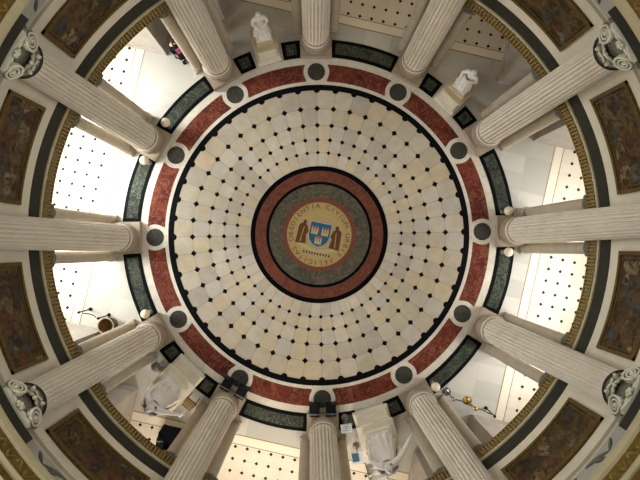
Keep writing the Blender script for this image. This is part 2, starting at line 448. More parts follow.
    for i in range(10):
        a = -0.5 + i*0.11
        q.poly(rt([(a, -0.78), (a+0.05, -0.80), (a+0.08, -0.70), (a+0.02, -0.70)]), 0.0, 0.016)
    sub('scroll_foliage', q, M['mink'])
    # the motto round the rim, letters reading from the centre
    words = 'OBEDIENTIA CIVIUM URBIS FELICITAS '
    lm = MB(); dg = None
    cache = {}
    for i, ch in enumerate(words):
        if ch == ' ': continue
        if ch not in cache:
            cu = bpy.data.curves.new('letter', 'FONT'); cu.body = ch; cu.size = 0.24; cu.align_x = 'CENTER'; cu.extrude = 0.0
            ob = bpy.data.objects.new('letter', cu); COL.objects.link(ob)
            bpy.context.view_layer.update(); dg = bpy.context.evaluated_depsgraph_get()
            ms = bpy.data.meshes.new_from_object(ob.evaluated_get(dg))
            cache[ch] = ([v.co.copy() for v in ms.vertices], [tuple(p.vertices) for p in ms.polygons])
            bpy.data.objects.remove(ob); bpy.data.curves.remove(cu); bpy.data.meshes.remove(ms)
        vs, fs = cache[ch]; a = 200 + T - 360*i/len(words)
        out = []
        for v in vs:
            x, y = rot2(v.x*1.15, v.y + 1.02, a - 90); out.append((x, y, 0.0125))
        lm.add(out, fs)
    sub('motto_lettering', lm, M['mink'])
    return fl

# openings (index of the gap between columns, counted from three o'clock) that hold a statue
STAT = {1, 3, 7, 9}
build_floor()

# ------------------------------------------------------------------ outer walls, windows, ceiling of the hall (their inner faces)
Mwin = NT('window_daylight_glass', 0.2); Mwin.b.inputs['Base Color'].default_value = (0.8, 0.85, 0.9, 1)
Mwin.b.inputs['Emission Color'].default_value = (0.95, 0.97, 1, 1); Mwin.b.inputs['Emission Strength'].default_value = 1.0
for wi, (side, ang) in enumerate((('right', 0), ('top', 90), ('left', 180), ('bottom', 270))):
    w = MB(); t = 11.5
    edges = [-11.7, -4.4, -2.8, -0.8, 0.8, 2.8, 4.4, 11.7]
    for k in range(0, 8, 2): w.box((t+0.1, (edges[k]+edges[k+1])/2, 2.55), (0.2, edges[k+1]-edges[k], 5.1))
    for k in (1, 3, 5):
        w.box((t+0.1, (edges[k]+edges[k+1])/2, 0.55), (0.2, 1.6, 1.1)); w.box((t+0.1, (edges[k]+edges[k+1])/2, 4.75), (0.2, 1.6, 0.7))
    o = struct(w.build('wall_' + side, M['wall'])); o.rotation_euler = (0, 0, R(ang+BLD))
    for k in (1, 3, 5):
        yc = (edges[k]+edges[k+1])/2
        p = MB(); p.box((t+0.12, yc, 2.75), (0.03, 1.6, 3.3)); o = struct(p.build('window_%d' % (wi*3 + (k+1)//2), Mwin.m)); o.rotation_euler = (0, 0, R(ang+BLD))
        fr = MB()
        for dy in (-0.78, 0, 0.78): fr.box((t+0.08, yc+dy, 2.75), (0.05, 0.06, 3.3))
        for dz in (1.13, 2.75, 4.37): fr.box((t+0.08, yc, dz), (0.05, 1.6, 0.06))
        fr.build('window_frame', M['paper'], o)
ce = MB(); k = 120
vs = []; fs = []
for zz in (4.98, 5.2):
    for i in range(k):
        a = 2*PI*i/k; c, q = math.cos(a), math.sin(a); m = 11.7/max(abs(c), abs(q))
        vs += [(8.1*c, 8.1*q, zz), (m*c, m*q, zz)]
for i in range(k):
    j = (i+1) % k; b, d = 2*i, 2*j
    fs += [(b, b+1, d+1, d), (2*k+b, 2*k+d, 2*k+d+1, 2*k+b+1)]
ce.add(vs, fs); o = struct(ce.build('ceiling', M['ceiling'])); o.rotation_euler = (0, 0, R(BLD))

# ------------------------------------------------------------------ the ring wall over the openings and its mouldings
RW = 7.7
g = MB(); g.ring(7.98, 8.2, 4.98, 9.75, n=192); g.bays(RW, 8.0, 4.98, 8.3); g.bays(RW, 8.0, 8.3, 9.75, 10.2); wall = struct(g.build('wall_rotunda', M['wall']))
# gilt moulding with a row of dentils, cream fillet, dark band
g = MB(); [g.lathe([(8.2, 4.94), (7.66, 4.94), (7.66, 4.99), (7.70, 5.0), (7.70, 5.36), (7.66, 5.40), (7.66, 5.42), (7.8, 5.42)], 12, smooth=False, caps=False, a0=15+30*i+ROLL-12.3, a1=15+30*i+ROLL+12.3) for i in range(12)]
t1 = struct(g.build('trim_1', M['giltd'])); 
g = MB()
N = 460
for i in range(N):
    a = 360*i/N + ROLL
    if abs((a - ROLL) % 30 - 15) > 12.2: continue
    g.ring(7.655, 7.71, 5.0, 5.36, a, a + 360/N*0.55, 1)
t1b = g.build('dentil_row', M['gilt'], t1); t1b['kind'] = 'structure'
g = MB(); [g.lathe([(7.72, 5.42), (7.64, 5.42), (7.63, 5.44), (7.65, 5.49), (7.72, 5.50)], 12, smooth=False, caps=False, a0=15+30*i+ROLL-12.3, a1=15+30*i+ROLL+12.3) for i in range(12)]; struct(g.build('trim_2', M['cream']))
g = MB(); g.bays(7.685, 7.72, 5.50, 5.97); struct(g.build('trim_3', M['darkband_shade']))
g = MB(); [g.lathe([(7.71, 8.16), (7.62, 8.17), (7.60, 8.22), (7.62, 8.27), (7.71, 8.28)], 12, smooth=False, caps=False, a0=15+30*i+ROLL-12.3, a1=15+30*i+ROLL+12.3) for i in range(12)]; struct(g.build('trim_4', M['wall']))
g = MB(); g.bays(7.69, 7.72, 8.33, 9.6, 10.2); fz = struct(g.build('trim_5', M['lilac']))
for i in range(12):
    c = 15 + 30*i + ROLL
    for sg in (-1, 1):
        q = MB()
        for (a0, z0, a1, z1, a2, z2) in ((1.0, 8.40, 3.4, 8.46, 5.6, 8.60), (5.6, 8.60, 6.6, 8.52, 7.4, 8.40), (2.6, 8.44, 3.2, 8.58, 4.4, 8.62)):
            pl = []
            for k in range(7):
                u = k/6; A = a0*(1-u)**2 + 2*a1*u*(1-u) + a2*u*u; z = z0*(1-u)**2 + 2*z1*u*(1-u) + z2*u*u; pl.append(pol(c + sg*A, 7.685, z))
            q.tube(pl, [0.012 + 0.035*math.sin(PI*k/6) for k in range(7)], 6)
        o = q.build('leaf_festoon', M['festoon'], fz)
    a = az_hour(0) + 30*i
    q = MB(); q.ring(7.06, 7.96, 9.26, 9.6, a-5.6, a+5.6, 12); q.build('shade_block', M['darkband_shade'], fz)  # added dark block that stands in for the shade behind each capital
# the great entablature on the columns
g = MB(); g.lathe([(7.75, 9.60), (7.0, 9.60), (7.0, 9.68), (6.96, 9.70), (6.96, 9.84), (7.02, 9.86)], 192, smooth=False, caps=False); struct(g.build('trim_6', M['cream']))
g = MB(); g.ring(7.02, 7.3, 9.75, 10.25, n=192); gf = struct(g.build('trim_7', M['giltd']))
g = MB(); g.lathe([(7.1, 10.23), (6.97, 10.23), (6.95, 10.28), (6.99, 10.34), (7.1, 10.35)], 192, smooth=False, caps=False); struct(g.build('trim_8', M['cream']))
g = MB(); g.ring(7.03, 7.3, 10.34, 10.6, n=192); struct(g.build('trim_9', M['giltd']))
g = MB(); g.ring(6.95, 7.4, 10.6, 10.9, n=192); struct(g.build('trim_10', M['wall']))
sc = MB()
for i in range(180):
    pl = []
    for k in range(9):
        u = k/8; pl.append(pol(2*i + 1.7*u, 7.022, 10.03 + 0.12*(1-0.5*u)*math.sin(5.5*u + PI*(i % 2))))
    sc.tube(pl, [0.035*(1.1-u/8) for u in range(9)], 5)
o = sc.build('frieze_scrollwork', M['scrollgilt'], gf); o['kind'] = 'structure'

# ------------------------------------------------------------------ giant columns
def column_parts():
    base = MB(); base.box((-0.22, 0, 0.14), (0.80, 1.20, 0.28))
    tor = []
    def arc(r, z, rad, a0, a1, n=8): return [(r + rad*math.cos(R(a0 + (a1-a0)*i/n)), z + rad*math.sin(R(a0 + (a1-a0)*i/n))) for i in range(n+1)]
    prof = [(0.47, 0.0), (0.47, 0.28)] + arc(0.475, 0.37, 0.09, -90, 90) + [(0.52, 0.49)] + arc(0.555, 0.54, -0.03, 90, -90)[::-1] + [(0.53, 0.59)] + arc(0.52, 0.645, 0.05, -90, 90) + [(0.512, 0.72), (0.504, 0.78), (0.50, 0.98)]
    base.lathe(prof, 64)
    # fluted shaft with a slight swelling
    sh = MB(); F, P = 24, 8; n = F*P; zs = [0.76, 0.9, 0.98, 1.04, 1.1, 1.8, 2.8, 3.8, 4.8, 5.8, 6.8, 7.6, 8.1, 8.2, 8.26, 8.32]
    vs = []; fs = []
    for z in zs:
        u = (z - 0.76)/7.56; rad = 0.495 - 0.105*(u**1.35) if u > 0 else 0.495
        ends = min(1, max(0, (z - 0.95)/0.15)) * min(1, max(0, (8.24 - z)/0.12))
        if z == 0.76: rad = 0.515
        for i in range(n):
            d = (0, 0, 0.62, 0.92, 1.0, 0.92, 0.62, 0)[i % P]
            r = rad*(1 - 0.17*d*ends); a = 2*PI*i/n; vs.append((r*math.cos(a), r*math.sin(a), z))
    for j in range(len(zs)-1):
        for i in range(n): i2 = (i+1) % n; fs.append((j*n+i, j*n+i2, (j+1)*n+i2, (j+1)*n+i))
    sh.add(vs, fs, 0, False)
    # composite capital
    ca = MB()
    nk = MB(); nk.lathe([(0.39, 8.29), (0.432, 8.31), (0.445, 8.335), (0.432, 8.36), (0.39, 8.38)], 48, caps=False)
    bl = MB(); bl.lathe([(0.385, 8.30), (0.40, 8.33), (0.40, 8.40), (0.345, 8.42), (0.335, 8.7), (0.35, 9.0), (0.39, 9.15), (0.42, 9.2), (0.455, 9.27), (0.44, 9.34), (0.40, 9.36), (0.40, 9.46)], 48)
    def leaf(a, z0, h, w, out):
        L = []; n = 8
        for i in range(n+1):
            u = i/n; r = 0.37 + 0.03*u + out*max(0, u-0.45)**1.5*2.2
            z = z0 + h*(u if u < 0.8 else 0.8 + (u-0.8)*0.3 - (u-0.8)**2*4)
            ww = w*(0.8 + 0.5*math.sin(PI*u))*(1 if u < 0.7 else 1 - (u-0.7)*2.4)
            L.append((r, z, max(ww, 0.015)))
        vs = []; fs = []
        for (r, z, ww) in L:
            for t, dr in ((-1, -0.02), (-0.5, 0.025), (0, 0.0), (0.5, 0.025), (1, -0.02)):
                x, y = rot2(r + dr, t*ww, a); vs.append((x, y, z))
        k = 5
        for i in range(n):
            for q in range(4): fs.append((i*k+q, i*k+q+1, (i+1)*k+q+1, (i+1)*k+q))
        m = len(vs)
        for (r, z, ww) in L:
            for t, dr in ((-1, -0.02), (-0.5, 0.025), (0, 0.0), (0.5, 0.025), (1, -0.02)):
                x, y = rot2(r + dr - 0.03, t*ww, a); vs.append((x, y, z-0.01))
        for i in range(n):
            for q in range(4): fs.append((m+i*k+q+1, m+i*k+q, m+(i+1)*k+q, m+(i+1)*k+q+1))
        for q in range(4): fs.append((n*k+q, n*k+q+1, m+n*k+q+1, m+n*k+q))
        ca.add(vs, fs, 0, True)
    for i in range(8): leaf(45*i + 22.5, 8.40, 0.34, 0.125, 0.14)
    for i in range(8): leaf(45*i, 8.43, 0.58, 0.12, 0.12)
    # abacus with hollow sides
    ab = MB(); pts = []
    for s in range(4):
        a0 = 45 + 90*s; c0 = (0.66, 0.07); 
        pts.append(rot2(0.56, -0.05, a0)); pts.append(rot2(0.56, 0.05, a0))
        for i in range(1, 8):
            u = i/8; b = rot2(0.56, 0.05, a0); e = rot2(0.56, -0.05, a0+90)
            x = b[0]*(1-u) + e[0]*u; y = b[1]*(1-u) + e[1]*u; k = 1 - 0.16*math.sin(PI*u); pts.append((x*k, y*k))
    ab.poly(pts, 9.46, 9.53); ab.poly([(x*1.06, y*1.06) for x, y in pts], 9.53, 9.6)
    vol = []
    for s in range(4):
        v = MB(); a = (25, 155, 205, 335)[s]    # faces turned a little out from the front and the back
        nrm = Vector((math.cos(R(a)), math.sin(R(a)), 0)); tan = Vector((-nrm.y, nrm.x, 0)); up = Vector((0, 0, 1))
        dirv = Vector((math.copysign(1, nrm.x)*0.37, math.copysign(1, nrm.y)*0.345, 0)); c = dirv + up*9.20; VR = 0.215
        vs = [c + nrm*o + (tan*math.cos(2*PI*k/28) + up*math.sin(2*PI*k/28))*VR*q for o, q in ((-0.12, 0.8), (0.05, 1.0)) for k in range(28)]
        v.add(vs, [tuple(range(28, 56))], 1); v.add(vs, [tuple(range(27, -1, -1))] + [(k, (k+1) % 28, (k+1) % 28 + 28, k+28) for k in range(28)])
        hand = math.copysign(1, nrm.x*nrm.y)
        pl = []; rs = []
        for k in range(41):
            th = PI/2 + k*2*PI/16; q = VR*(1 - k/44)**0.95
            pl.append(c + nrm*0.065 + (tan*math.cos(th)*hand + up*math.sin(th))*q); rs.append(0.030*(1-0.45*k/41))
        v.tube(pl, rs, 6); v.ball(c + nrm*0.06, 0.045, 10)
        # the stem that runs from the bell up into the scroll
        v.tube([Vector((dirv.x*0.9, 0, 9.40)), Vector((dirv.x*1.05, dirv.y*0.5, 9.42)), Vector((dirv.x, dirv.y, 9.42))], [0.04, 0.045, 0.035], 8)
        vol.append(v)
    fl = []
    for s in range(4):
        f = MB(); a = 90*s
        x, y = rot2(0.455, 0, a); f.ball((x, y, 9.5), 0.055, 10)
        for k in range(5):
            b = 2*PI*k/5; px, py = rot2(0.44, 0.07*math.cos(b), a); f.ball((px, py, 9.5 + 0.07*math.sin(b)), 0.045, 8)
        fl.append(f)
    for q in [ca, ab, bl] + fl:
        q.v = [(x, y, z if z < 8.42 else 8.42 + (z - 8.42)*0.70) for x, y, z in q.v]
    for q in vol: q.v = [(x, y, z - 0.23 if z < 9.39 else z - 0.27) for x, y, z in q.v]
    return base, sh, ca, ab, vol, fl, nk, bl
CLOCK = {0: 'at the top centre of the photo, twelve o\'clock', 1: 'one o\'clock, right of the top column', 2: 'two o\'clock, ending in the top right corner', 3: 'three o\'clock, lying level at the right edge',
         4: 'four o\'clock, ending in the lower right corner', 5: 'five o\'clock, right of the reclining-armed statue', 6: 'six o\'clock, at the bottom centre of the photo', 7: 'seven o\'clock, left of the bottom column',
         8: 'eight o\'clock, ending in the lower left corner', 9: 'nine o\'clock, lying level at the left edge', 10: 'ten o\'clock, ending in the top left corner', 11: 'eleven o\'clock, left of the top column'}
def col_label(h): return 'giant fluted stone column at ' + CLOCK[h].replace('at the top', 'the top') .replace('reclining-armed ', '')
first = None
RC = 7.4
for h in range(12):
    a = az_hour(h); loc = pol(a, RC)
    if first is None:
        first = thing('fluted_column', col_label(h), 'column', loc, R(a), 'giant columns round the rotunda'); first['kind'] = 'thing'
        base, sh, ca, ab, vol, fl, nk, bl = column_parts()
        base.build('base', M['colbase'], first); sh.build('shaft', M['column'], first)
        cp = bl.build('capital', M['bell'], first); ca.build('acanthus_leaves', M['capital'], cp); nk.build('shadow_line_necking', M['darkband_shade'], cp); ab.build('abacus', M['capital'], cp)  # ring at the shaft top painted dark for its shadow line
        for v in vol: v.build('volute', [M['capital'], M['bell']], cp)
        for f in fl: f.build('fleuron', M['capital'], cp)
    else: dup(first, loc, R(a), col_label(h))

# ------------------------------------------------------------------ slender columns at both sides of each giant column
first = None
for h in range(12):
    for sg, word in ((-1, 'clockwise'), (1, 'anticlockwise')):
        a = az_hour(h); x, y = rot2(7.92, sg*0.66, a); lab = 'slender plain column on the %s side of the giant column at %s o\'clock' % (word, HOURS[h])
        if first is None:
            first = thing('slender_column', lab, 'column', (x, y, 0), R(a), 'slender columns carrying the ring wall'); first['kind'] = 'thing'
            q = MB(); q.box((0, 0, 0.08), (0.42, 0.42, 0.16)); q.lathe([(0.22, 0.16), (0.235, 0.22), (0.22, 0.27), (0.225, 0.29), (0.24, 0.34), (0.215, 0.38)], 28); q.build('base', M['slender'], first)
            q = MB(); q.lathe([(0.205, 0.36), (0.205, 1.6), (0.19, 3.2), (0.178, 4.5)], 28); q.build('shaft', M['slender'], first)
            q = MB(); q.lathe([(0.18, 4.48), (0.205, 4.52), (0.185, 4.56), (0.19, 4.66), (0.235, 4.76)], 28); q.box((0, 0, 4.855), (0.44, 0.46, 0.16))
            for sx in (-1, 1):
                for sy in (-1, 1): q.tube([(sx*0.13, sy*0.17, 4.7), (sx*0.22, sy*0.17, 4.7)], 0.07, 10)
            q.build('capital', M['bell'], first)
        else: dup(first, (x, y, 0), R(a), lab)

# ------------------------------------------------------------------ partition walls between the bays of the hall, ending in piers
k = 0
for sx, sy in ((1, 1), (-1, 1), (-1, -1), (1, -1)):
    for sw in (0, 1):
        k += 1; L = 11.48 - 7.3
        q = MB()
        def at(a, l, z, wa, wl, wz):
            x, y = ((a*sx, l*sy), (l*sx, a*sy))[sw]; q.box((x, y, z), ((wa, wl, wz), (wl, wa, wz))[sw])
        at(6.0, 7.3+L/2, 2.48, 1.1, L, 4.96)
        w = struct(q.build('wall_bay_%d' % k, M['pier'])); w.rotation_euler = (0, 0, R(BLD))
        q = MB(); at(6.0, 7.27+L/2, 0.12, 1.2, L, 0.24); at(6.0, 7.28+L/2, 0.28, 1.15, L, 0.08); q.build('pier_base', M['pier'], w)

# ------------------------------------------------------------------ murals on the ring wall
def mural(i):
    c = 15 + 30*i + ROLL; h = ((90 - 15 - 30*i)/30) % 12; h0 = int(math.floor(h)); h1 = (h0 + 1) % 12
    t = thing('mural', 'dark painted mural in a thin gilt frame between the %s and %s o\'clock columns' % (HOURS[h0], HOURS[h1]), 'painting', (0, 0, 0), R(c), 'murals on the ring wall')
    hw = 9.6; z0, z1 = 6.42, 7.86
    fr = MB()
    for (rr, zz0, zz1) in ((7.63, z0, z0+0.09), (7.63, z1-0.09, z1)): fr.ring(rr, 7.70, zz0, zz1, -hw, hw, 24)
    for sg in (-1, 1):
        a, b = sorted((sg*hw, sg*(hw-0.7))); fr.ring(7.63, 7.70, z0, z1, a, b, 3)
    fr.build('gilt_frame', M['frame'], t)
    cv = MB(); cv.ring(7.675, 7.70, z0+0.05, z1-0.05, -hw+0.5, hw-0.5, 24); cv.build('painted_canvas', M['mural'], t)
    bd = MB()
    for zz in (z0+0.15, z1-0.15): bd.ring(7.655, 7.69, zz-0.018, zz+0.018, -hw+1.15, hw-1.15, 24)
    for sg in (-1, 1):
        a, b = sorted((sg*(hw-1.15), sg*(hw-1.35))); bd.ring(7.655, 7.69, z0+0.13, z1-0.13, a, b, 2)
    bd.build('inner_fillet', M['frame'], t)
for i in range(12): mural(i)

# ------------------------------------------------------------------ figures
def skin_mesh(nodes, edges, root, sub=2):
    names = list(nodes); idx = {n: i for i, n in enumerate(names)}
    me = bpy.data.meshes.new('figure'); me.from_pydata([nodes[n][:3] for n in names], [(idx[a], idx[b]) for a, b in edges], [])
    o = bpy.data.objects.new('figure', me); COL.objects.link(o)
    sk = o.modifiers.new('skin', 'SKIN'); sk.use_smooth_shade = True
    if not me.skin_vertices: me.skin_vertices.new() if hasattr(me.skin_vertices, 'new') else None
    for n in names:
        r = nodes[n][3]; sv = me.skin_vertices[0].data[idx[n]]; sv.radius = (r, nodes[n][4] if len(nodes[n]) > 4 else r); sv.use_root = (n == root)
    su = o.modifiers.new('sub', 'SUBSURF'); su.levels = sub; su.render_levels = sub
    bpy.context.view_layer.update()
    ms = bpy.data.meshes.new_from_object(o.evaluated_get(bpy.context.evaluated_depsgraph_get()))
    bpy.data.objects.remove(o); bpy.data.meshes.remove(me)
    for p in ms.polygons: p.use_smooth = True
    return ms

def figure(arms, stance=0.12, lean=0.0, head=(0, 0.02), legs=None, thick=1.0):
    # a standing adult 1.75 m tall facing +Y; arms: for each side elbow and wrist points
    N = {'pelvis': (0, 0, 0.95, 0.16, 0.12), 'waist': (0, lean*0.4, 1.1, 0.145, 0.11), 'chest': (0, lean*0.8, 1.3, 0.18, 0.125), 'upper': (0, lean*0.95, 1.41, 0.13, 0.10),
         'neck': (0, lean+0.01, 1.5, 0.058), 'jaw': (head[0]*0.5, lean+head[1]+0.01, 1.56, 0.072, 0.08), 'skull': (head[0], lean+head[1], 1.645, 0.082, 0.1), 'crown': (head[0], lean+head[1]-0.01, 1.715, 0.06, 0.075),
         'nose': (head[0]*1.6, lean+head[1]+0.115, 1.615, 0.016)}
    E = [('pelvis', 'waist'), ('waist', 'chest'), ('chest', 'upper'), ('upper', 'neck'), ('neck', 'jaw'), ('jaw', 'skull'), ('skull', 'crown'), ('skull', 'nose')]
    for s, sg in (('l', -1), ('r', 1)):
        el, wr = arms[s]
        N['sh'+s] = (sg*0.19, lean*0.9, 1.405, 0.07*thick); N['el'+s] = (*el, 0.05*thick); N['wr'+s] = (*wr, 0.032*thick)
        d = (Vector(wr) - Vector(el)).normalized(); pm = Vector(wr) + d*0.07; N['pa'+s] = (*pm, 0.034, 0.02)
        E += [('upper', 'sh'+s), ('sh'+s, 'el'+s), ('el'+s, 'wr'+s), ('wr'+s, 'pa'+s)]
        u = d.orthogonal().normalized(); v = d.cross(u)
        for k in range(4):
            b = pm + u*(0.027 - 0.018*k) + d*0.03; tip = b + d*(0.045, 0.055, 0.05, 0.035)[k] + v*0.012
            N['fa%d%s' % (k, s)] = (*b, 0.009); N['fb%d%s' % (k, s)] = (*tip, 0.0075)
            E += [('pa'+s, 'fa%d%s' % (k, s)), ('fa%d%s' % (k, s), 'fb%d%s' % (k, s))]
        th = Vector(wr) + d*0.04 + u*0.045 + v*0.01; N['th'+s] = (*th, 0.010); N['ti'+s] = (*(th + d*0.035 + u*0.01), 0.008)
        E += [('pa'+s, 'th'+s), ('th'+s, 'ti'+s)]
        fwd = (legs or {}).get(s, 0.0)
        N['hip'+s] = (sg*0.1, 0, 0.88, 0.1); N['kn'+s] = (sg*stance, fwd*0.6+0.02, 0.49, 0.066); N['an'+s] = (sg*stance, fwd-0.02, 0.09, 0.043); N['to'+s] = (sg*stance*1.1, fwd+0.16, 0.04, 0.04)
        E += [('pelvis', 'hip'+s), ('hip'+s, 'kn'+s), ('kn'+s, 'an'+s), ('an'+s, 'to'+s)]
    return skin_mesh(N, E, 'pelvis')

def coat_mesh(z0, z1, r0, r1, folds=9, amp=0.03, front=0.0, depth=0.75):
    # an open-bottomed garment with folds, from hem z0 up to shoulder z1
    m = MB(); n = 72; lv = 10; vs = []; fs = []
    for j in range(lv+1):
        u = j/lv; z = z0 + (z1-z0)*u; r = r0 + (r1-r0)*u**0.8
        if u > 0.85: r = r*(1 - (u-0.85)*1.6)
        for i in range(n):
            a = 2*PI*i/n; q = r*(1 + amp*(1-u)/r0*math.sin(folds*a + 2*u))
            vs.append((q*math.cos(a), q*math.sin(a)*depth + front*u, z))
    for j in range(lv):
        for i in range(n): i2 = (i+1) % n; fs.append((j*n+i, j*n+i2, (j+1)*n+i2, (j+1)*n+i))
    m.add(vs, fs, 0, True); return m

def hair_cap(c, r, par, mat, name='hair'):
    m = MB(); n = 20; vs = []; fs = []
    for j in range(7):
        t = R(8 + 15*j)
        for i in range(n):
            a = 2*PI*i/n; cut = 1.0 if math.sin(a) < 0.35 else max(0.45, 1.0 - 0.6*(math.sin(a)-0.35))
            tt = t*cut; vs.append((c[0] + r*math.sin(tt)*math.cos(a), c[1] + r*1.15*math.sin(tt)*math.sin(a) - 0.01, c[2] + r*math.cos(tt)*1.08))
    for j in range(6):
        for i in range(n): i2 = (i+1) % n; fs.append((j*n+i, j*n+i2, (j+1)*n+i2, (j+1)*n+i))
    fs.append(tuple(range(n)))
    m.add(vs, fs, 0, True); return m.build(name, mat, par)

def obj(name, me, mat, par):
    me.name = name; me.materials.clear(); me.materials.append(mat)
    o = bpy.data.objects.new(name, me); COL.objects.link(o); o.parent = par; return o

def pedestal(i, name, label, w, hgt, rad, upper):
    tan = M['pedtan'] if w < 1 else M['pedestal']
    c = 15 + 30*i + ROLL; x, y, _ = pol(c, rad)
    t = thing('statue_pedestal', label, 'pedestal', (x, y, 0), R(c), 'marble statue pedestals')
    q = MB(); q.box((0, 0, 0.10), (w+0.16, w+0.16, 0.2)); q.box((0, 0, 0.24), (w+0.08, w+0.08, 0.08)); q.build('plinth', M['pedestal'], t, 0.015)
    q = MB(); q.box((0, 0, hgt/2+0.1), (w-0.06, w-0.06, hgt-0.3), 0, 0, 0.98); q.box((-(w-0.06)/2, 0, hgt/2+0.1), (0.04, w*0.66, hgt*0.5)); q.build('die', M['pedestal'], t, 0.01)
    q = MB(); q.box((0, 0, hgt-0.06), (w+0.02, w+0.02, 0.06)); q.box((0, 0, hgt), (w+0.1, w+0.1, 0.08)); q.build('cornice', tan, t, 0.012)
    q = MB(); q.box((0.02, 0, hgt+0.04+upper/2), (w*0.78, w*0.82, upper)); q.build('upper_block', tan, t, 0.012)
    return c, rad, hgt + 0.04 + upper

def statue(i, label, plab, arms, w, hgt, rad, upper, scale, stance=0.12, lean=0.0, legs=None, coat=(0.06, 1.06, 0.36, 0.20), turn=0, cloak=False, hand=None):
    c, rr, z = pedestal(i, 'p', plab, w, hgt, rad, upper)
    x, y, _ = pol(c, rr+0.03)
    t = thing('marble_statue', label, 'statue', (x, y, z), R(c + 90 + turn)); t.scale = (scale,)*3    # faces the middle of the hall
    b = obj('body', figure(arms, stance, lean, legs=legs, thick=1.3), M['statue'], t)
    q = MB(); q.box((0, 0.02, 0.03), (0.62, 0.6, 0.05)); q.build('statue_base', M['statue'], t, 0.01)
    coat_mesh(coat[0], coat[1], coat[2], coat[3], 13, 0.035, lean).build('robe', M['statue'], t)
    hair_cap((0, lean+0.02, 1.64), 0.105, t, M['statue'])
    if cloak:
        q = MB(); n = 14; vs = []; fs = []
        for j in range(11):
            u = j/10; z0 = 1.34 - 1.15*u
            for k in range(n+1):
                a = PI + PI*k/n; r = 0.24 + 0.16*u + 0.02*math.sin(k*2.3+u*3)
                vs.append((r*1.05*math.cos(a), r*0.95*math.sin(a) - 0.02, z0))
        for j in range(10):
            for k in range(n): fs.append((j*(n+1)+k, j*(n+1)+k+1, (j+1)*(n+1)+k+1, (j+1)*(n+1)+k))
        q.add(vs, fs, 0, True); o = q.build('cloak', M['statue'], t)
        sm = o.modifiers.new('thick', 'SOLIDIFY'); sm.thickness = 0.035
    if hand:
        q = MB(); q.tube(hand, 0.03, 8); q.build('scroll', M['statue'], t)
    return t

statue(3, 'white marble figure with folded arms, on the pedestal left of the twelve o\'clock column',
       'pale marble pedestal under the statue left of the twelve o\'clock column',
       {'l': ((-0.30, 0.05, 1.12), (-0.10, 0.24, 1.14)), 'r': ((0.30, 0.06, 1.12), (0.08, 0.26, 1.08))}, 0.76, 1.2, 7.32, 0.35, 0.88)
statue(1, 'white marble figure with curled arm on the pedestal between one and two o\'clock columns',
       'pale marble pedestal between two dark floor panels under the upper right statue',
       {'l': ((-0.33, 0.12, 1.18), (-0.12, 0.34, 1.36)), 'r': ((0.34, 0.16, 1.12), (0.18, 0.48, 1.0))}, 0.80, 1.2, 7.32, 0.30, 0.88, lean=0.10)
statue(7, 'large white marble figure holding out a short staff on a pedestal, lower left',
       'broad pale marble pedestal under the large statue at the lower left',
       {'l': ((-0.36, 0.12, 1.16), (-0.30, 0.40, 1.05)), 'r': ((0.42, 0.10, 1.22), (0.66, 0.24, 1.18))}, 1.12, 1.45, 7.55, 0.25, 1.22, lean=0.04,
       coat=(0.06, 1.40, 0.36, 0.23), cloak=True, hand=[(0.70, 0.18, 1.12), (0.70, 0.34, 1.24), (0.70, 0.48, 1.34)])
statue(9, 'large white marble figure with one arm flung out, right of the six o\'clock column',
       'broad cream marble pedestal under the statue with the flung-out arm, bottom right of centre',
       {'l': ((-0.36, 0.14, 1.18), (-0.34, 0.40, 1.20)), 'r': ((0.47, 0.16, 1.24), (0.72, 0.38, 1.12))}, 1.22, 1.5, 7.6, 0.2, 1.25, lean=0.03, coat=(0.06, 1.40, 0.42, 0.24), cloak=True)

# a visitor under the ring wall, upper left
px, py, _ = (-4.947, 6.497, 0.0)
d = math.degrees(math.atan2(py, px))
t = thing('person', 'person in a dark coat with a pink scarf standing beyond the eleven o\'clock column', 'person', (px*1.045 + 0.01, py*1.045 + 0.02, 0), R(d + 75))
obj('body', figure({'l': ((-0.27, 0.02, 1.12), (-0.22, 0.18, 0.95)), 'r': ((0.27, 0.02, 1.12), (0.18, 0.22, 1.02))}, 0.1, 0.02, legs={'l': 0.06}), M['skin'], t)
coat_mesh(0.42, 1.44, 0.30, 0.23, 7, 0.02, 0.02).build('coat', M['coat'], t)
q = MB()
for sg in (-1, 1):
    q.tube([(sg*0.18, 0.018, 1.41), (sg*0.27, 0.02, 1.12), (sg*(0.215 if sg < 0 else 0.19), 0.17 if sg < 0 else 0.2, 0.97 if sg < 0 else 1.04)], [0.088, 0.07, 0.05], 12)
q.build('sleeves', M['coat'], t)
q = MB()
for sg in (-1, 1):
    q.tube([(sg*0.1, 0.01, 0.85), (sg*0.1, 0.04, 0.5), (sg*0.1, 0.0, 0.1)], [0.11, 0.085, 0.065], 12); q.box((sg*0.105, 0.08, 0.045), (0.11, 0.30, 0.09))
q.build('trousers', M['coat'], t)
q = MB(); q.lathe([(0.085, 1.42), (0.13, 1.45), (0.13, 1.50), (0.08, 1.54)], 20, 0, (0, 0.03, 0), True, caps=False); q.build('collar', M['coat'], t)
q = MB(); q.box((0.03, 0.235, 1.22), (0.14, 0.04, 0.34), 0, 0.1)
q.build('scarf', M['pink'], t)
hair_cap((0, 0.035, 1.64), 0.115, t, M['hair'])

